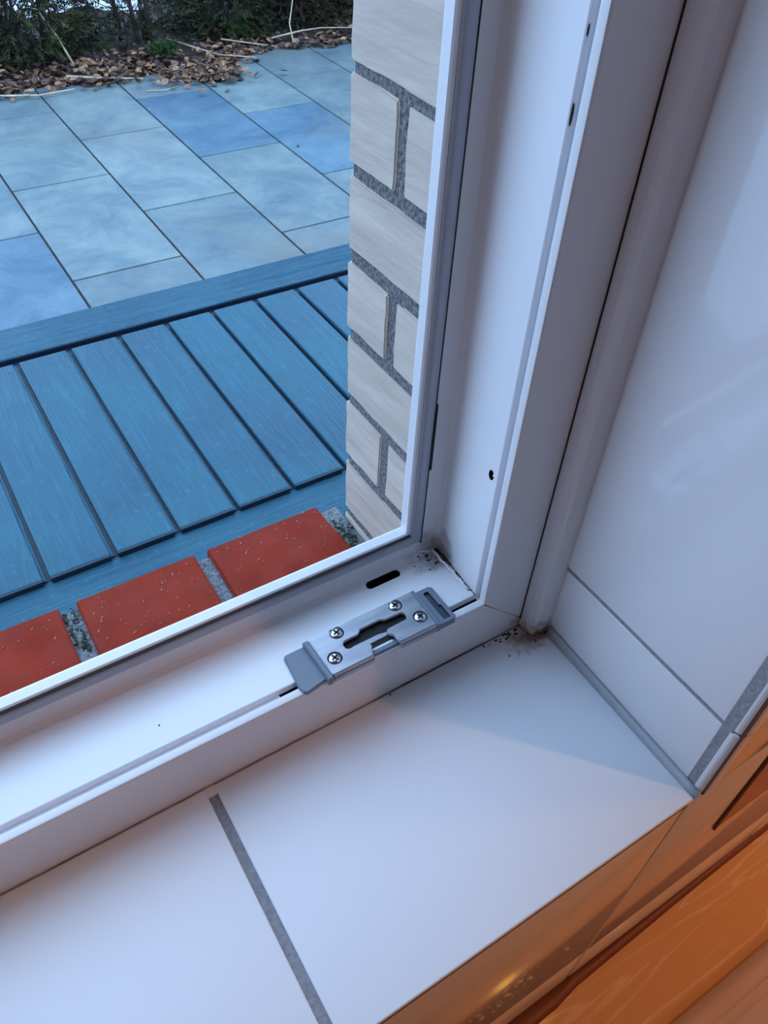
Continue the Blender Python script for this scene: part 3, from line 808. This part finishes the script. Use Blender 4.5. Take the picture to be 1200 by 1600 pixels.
for i in range(260):   # the heap
    x = rs.gauss(1.72, .13); y = rs.gauss(4.42, .07); leaf(mb, x, y, -.985 + rs.uniform(0, .02), rs.uniform(.012, .03), rs, rs.choice([M['leafdead'], M['leafdark'], M['leafpale']]))
tag(mb.build('leaf_litter', recalc=False), 'brown heap of dead leaves lying along the foot of the hedge', 'dead leaves', kind='stuff')
for (x, y, s, lb) in ((1.90, 4.51, .040, 'dark curled dead leaf on the paving right of the leaf heap'), (1.86, 4.30, .030, 'single dead leaf lying on the slab in front of the leaf heap'),
                      (2.07, 4.54, .026, 'small dead leaf on the paving farthest right of the heap'), (1.72, 3.37, .010, 'tiny dark leaf scrap on the blue slab near the brick corner')):
    mb = MB(); rs = random.Random(int(x * 100)); leaf(mb, 0, 0, 0, s, rs, M['leafdark']); leaf(mb, s * .6, s * .2, 0, s * .7, rs, M['leafdark'])
    o = mb.build('dead_leaf', recalc=False); o.location = (x, y, -.989); tag(o, lb, 'leaf')

stalks = [('dry straw stalk lying on the paving at the left edge', [(.55, 4.52, -.975), (.69, 4.50, -.97), (.86, 4.44, -.972), (1.04, 4.47, -.975)], .007),
          ('dry straw stalk lying left of the leaf heap', [(1.05, 4.62, -.96), (1.21, 4.54, -.965), (1.40, 4.47, -.97)], .007),
          ('long bent straw stalk crossing over the leaf heap', [(1.71, 4.94, -.93), (1.81, 4.73, -.94), (1.89, 4.61, -.95), (2.09, 4.57, -.975)], .006),
          ('straight straw stalk at the paving edge under the dense shrub', [(2.0, 4.84, -.94), (2.14, 4.76, -.955), (2.27, 4.70, -.97)], .006),
          ('straw stalk reaching the pale brick corner', [(2.3, 4.80, -.955), (2.5, 4.81, -.94), (2.64, 4.82, -.94), (2.86, 4.78, -.95)], .006),
          ('upright dry stalk leaning in front of the brownish shrub', [(2.38, 4.67, -.975), (2.40, 4.76, -.88), (2.46, 4.82, -.76), (2.52, 4.86, -.62)], .005),
          ('tall upright straw stalk in front of the left green shrub', [(1.13, 4.75, -.95), (1.10, 4.86, -.84), (1.02, 4.95, -.68), (.93, 5.0, -.5)], .006),
          ('thin fallen twig on the slab below the leaf heap', [(1.36, 4.33, -.985), (1.45, 4.30, -.984), (1.53, 4.33, -.985)], .003)]
for lb, pts, r in stalks:
    mb = MB(); mb.tube(pts, r, M['straw'], 6, r * .5)
    tag(mb.build('dry_stalk', loc=pts[0]), lb, 'stalk', 'dry stalks along the hedge foot')
for (x, y, r, lb) in ((1.62, 4.74, .07, 'bright green weed tuft growing in the dead leaves'), (2.13, 4.92, .07, 'small green weed between the leaf heap and the dense shrub')):
    mb = MB(); rs = random.Random(int(x * 10))
    for i in range(260):
        a = rs.uniform(0, 6.28); rr = rs.random() * r
        spray(mb, Vector((x + math.cos(a) * rr, y + math.sin(a) * rr * .7, -.96 + rs.uniform(0, r * .8))), Vector((math.cos(a), math.sin(a), 1)), rs.uniform(.02, .05), M['weed'], rs, 4)
    o = mb.build('weed', recalc=False, loc=(x, y, -.96)); tag(o, lb, 'weed')

# ------------------------------------------------------------------ worktop and things below the sill
WT = -.360
mb = MB(); mb.box((-.9, -.52, WT - .038), (1.6, SY - .0002, WT), M['wood'], .003, 2)
tag(mb.build('worktop'), 'orange brown wooden worktop along the wall below the window sill', 'worktop')
# dark wavy seal where the worktop meets the wall
mb = MB()
k = mb.mi(M['darkwoodedge'])
edge = [(-.88, .062), (.10, .0625), (.2355, .0646), (.262, .0652), (.29, .0690), (.3758, .0712), (.42, .0724), (.49, .0735), (.60, .0746), (1.59, .0746)]
rings = []
for x, y in edge:
    rings.append([mb.bm.verts.new(q) for q in ((x, y - .0035, WT + .0002), (x, y + .0005, WT + .0030), (x, SY + .0004, WT + .0034), (x, SY + .0004, WT + .0002))])
for A, B in zip(rings, rings[1:]):
    for j in range(4):
        q = mb.bm.faces.new((A[j], A[(j + 1) % 4], B[(j + 1) % 4], B[j])); q.material_index = k; q.smooth = True
mb.bm.faces.new(rings[0]); mb.bm.faces.new(rings[-1])
struct(mb.build('trim_7'))
# cloth
cl = MB(); k = cl.mi(M['cloth'])
g = []
for i in range(61):
    x = .02 + i * .014; row = []
    for j in range(31):
        y = -.0012 - j * .012
        row.append((x, y, WT + .0042 + .0006 * math.sin(x * 70) * math.sin(y * 60)))
    g.append(row)
V = [[cl.bm.verts.new(p) for p in r] for r in g]; Vb = [[cl.bm.verts.new((p[0], p[1], WT + .0004)) for p in r] for r in g]
for i in range(60):
    for j in range(30):
        for VV in (V, Vb):
            q = cl.bm.faces.new((VV[i][j], VV[i + 1][j], VV[i + 1][j + 1], VV[i][j + 1])); q.smooth = True; q.material_index = k
for i in range(60):
    for j in (0, 30): cl.bm.faces.new((V[i][j], V[i + 1][j], Vb[i + 1][j], Vb[i][j]))
for j in range(30):
    for i in (0, 60): cl.bm.faces.new((V[i][j], V[i][j + 1], Vb[i][j + 1], Vb[i][j]))
cloth = cl.build('table_mat'); tag(cloth, 'greyish brown fabric mat lying on the orange worktop in the bottom right corner', 'mat')
mb = MB()
for row_y in (-.0215, -.0300):
    for i in range(150):
        x = .03 + i * .0055
        mb.box((x, row_y - .0003, WT + .0044), (x + .0018, row_y + .0003, WT + .0056), M['thread'])
s_ = mb.build('stitching'); s_.parent = cloth
# dark wooden board on the wall right of the window corner
hb = empty('wooden_board', (.45, SY, -.145)); tag(hb, 'red brown wooden board hanging on the tiled wall at the right edge', 'board')
mb = MB(); mb.box((.3757, SY - .0014, -.1445), (.60, SY + .0004, .12), M['darkwood'], .0015, 2); child(mb.build('panel'), hb)
mb = MB(); mb.box((.3740, SY - .0020, -.1455), (.3756, SY + .0004, .12), M['darkwoodedge'], .0006, 1); child(mb.build('edge_strip'), hb)
# dried splashes on the wall tile, catching the lamp
mb = MB(); rs = random.Random(31)
for i in range(42):
    x = rs.gauss(.188, .018); z_ = -.195 + rs.gauss(0, .022)
    s = rs.uniform(.0003, .0014)
    mb.ball((x, SY + .0005, z_), s, M['drop'], 2, (1.6, .16, .8), .3)
for i in range(30):
    x = rs.gauss(.155, .018); mb.ball((x, SY + .0005, -.052 - (x - .155) * .1 + rs.gauss(0, .003)), rs.uniform(.0003, .0011), M['drop'], 2, (1.8, .16, .7), .3)
tag(mb.build('splash_marks'), 'glinting dried splashes on the brown tile under the sill front edge', 'splashes', kind='stuff')

# ------------------------------------------------------------------ lamps of the room, plus an added low lamp
def pendant(x, y, z_, rad, power, col, name, lb, base):
    e_ = empty(name, (x, y, base)); tag(e_, lb, 'lamp')
    mb = MB(); mb.ball((x, y, z_ + rad * 1.95), rad * .9, M['lampglass'], 3); child(mb.build('lamp_bulb'), e_)
    mb = MB(); zz0 = z_ + rad * 1.2; prof_ = [(.09, zz0 + .0), (.03, zz0 + .07), (.0, zz0 + .072), (.028, zz0 + .074), (.092, zz0 + .001)]
    rg = [[mb.bm.verts.new((x + q[0] * math.cos(a), y + q[0] * math.sin(a), q[1])) for a in [i * math.pi / 12 for i in range(24)]] for q in prof_ if q[0] > 0]
    kk = mb.mi(M['brass'])
    for A, B in zip(rg, rg[1:] + rg[:1]):
        for j in range(24):
            q = mb.bm.faces.new((A[j], A[(j + 1) % 24], B[(j + 1) % 24], B[j])); q.material_index = kk
    child(mb.build('lamp_shade'), e_)
    mb = MB()
    if base > z_: mb.tube([(x, y, z_ + rad * 1.2 + .072), (x, y, base)], .006, M['brass'], 8)
    else:
        mb.tube([(x, y, base), (x, y, base + .012)], .05, M['brass'], 24); mb.tube([(x + .085, y, base + .012), (x + .085, y, z_ + rad * 1.2 + .01)], .006, M['brass'], 8)
    child(mb.build('lamp_stem'), e_)
    ld = bpy.data.lights.new(name + '_bulb', 'POINT'); ld.energy = power; ld.color = col; ld.shadow_soft_size = rad * 1.03
    lo = bpy.data.objects.new('bulb', ld); C.objects.link(lo); lo.parent = e_; lo.location = (0, 0, z_ - base)
pendant(1.05, -.80, 1.25, .024, 17, (1, .50, .28), 'pendant_lamp', 'warm pendant lamp with metal shade hanging from the room ceiling', 1.62)
e_ = empty('ceiling_spotlight', (.808, -.171, 1.62)); tag(e_, 'small round warm spotlight set in the room ceiling near the window', 'lamp')
M['spot'] = mat('warm_spot_glass', rgb(255, 210, 120), .4, emit=(1.0, .56, .10, 1), estr=95)
mb = MB(); mb.prism([(.808 + .034 * math.cos(a), -.171 + .034 * math.sin(a)) for a in [i * math.pi / 16 for i in range(32)]], 1.602, 1.6068, M['spot']); child(mb.build('diffuser'), e_)
mb = MB(); mb.tube([(.808, -.171, 1.607), (.808, -.171, 1.6205)], .05, M['brass'], 32); child(mb.build('housing'), e_)
pendant(1.20, -.42, -.14, .04, 9.4, (1, .47, .26), 'added_low_lamp', 'unseen warm lamp with metal shade, added on the worktop to light the wall', WT)  # added lamp out of view, warms the wall below the sill
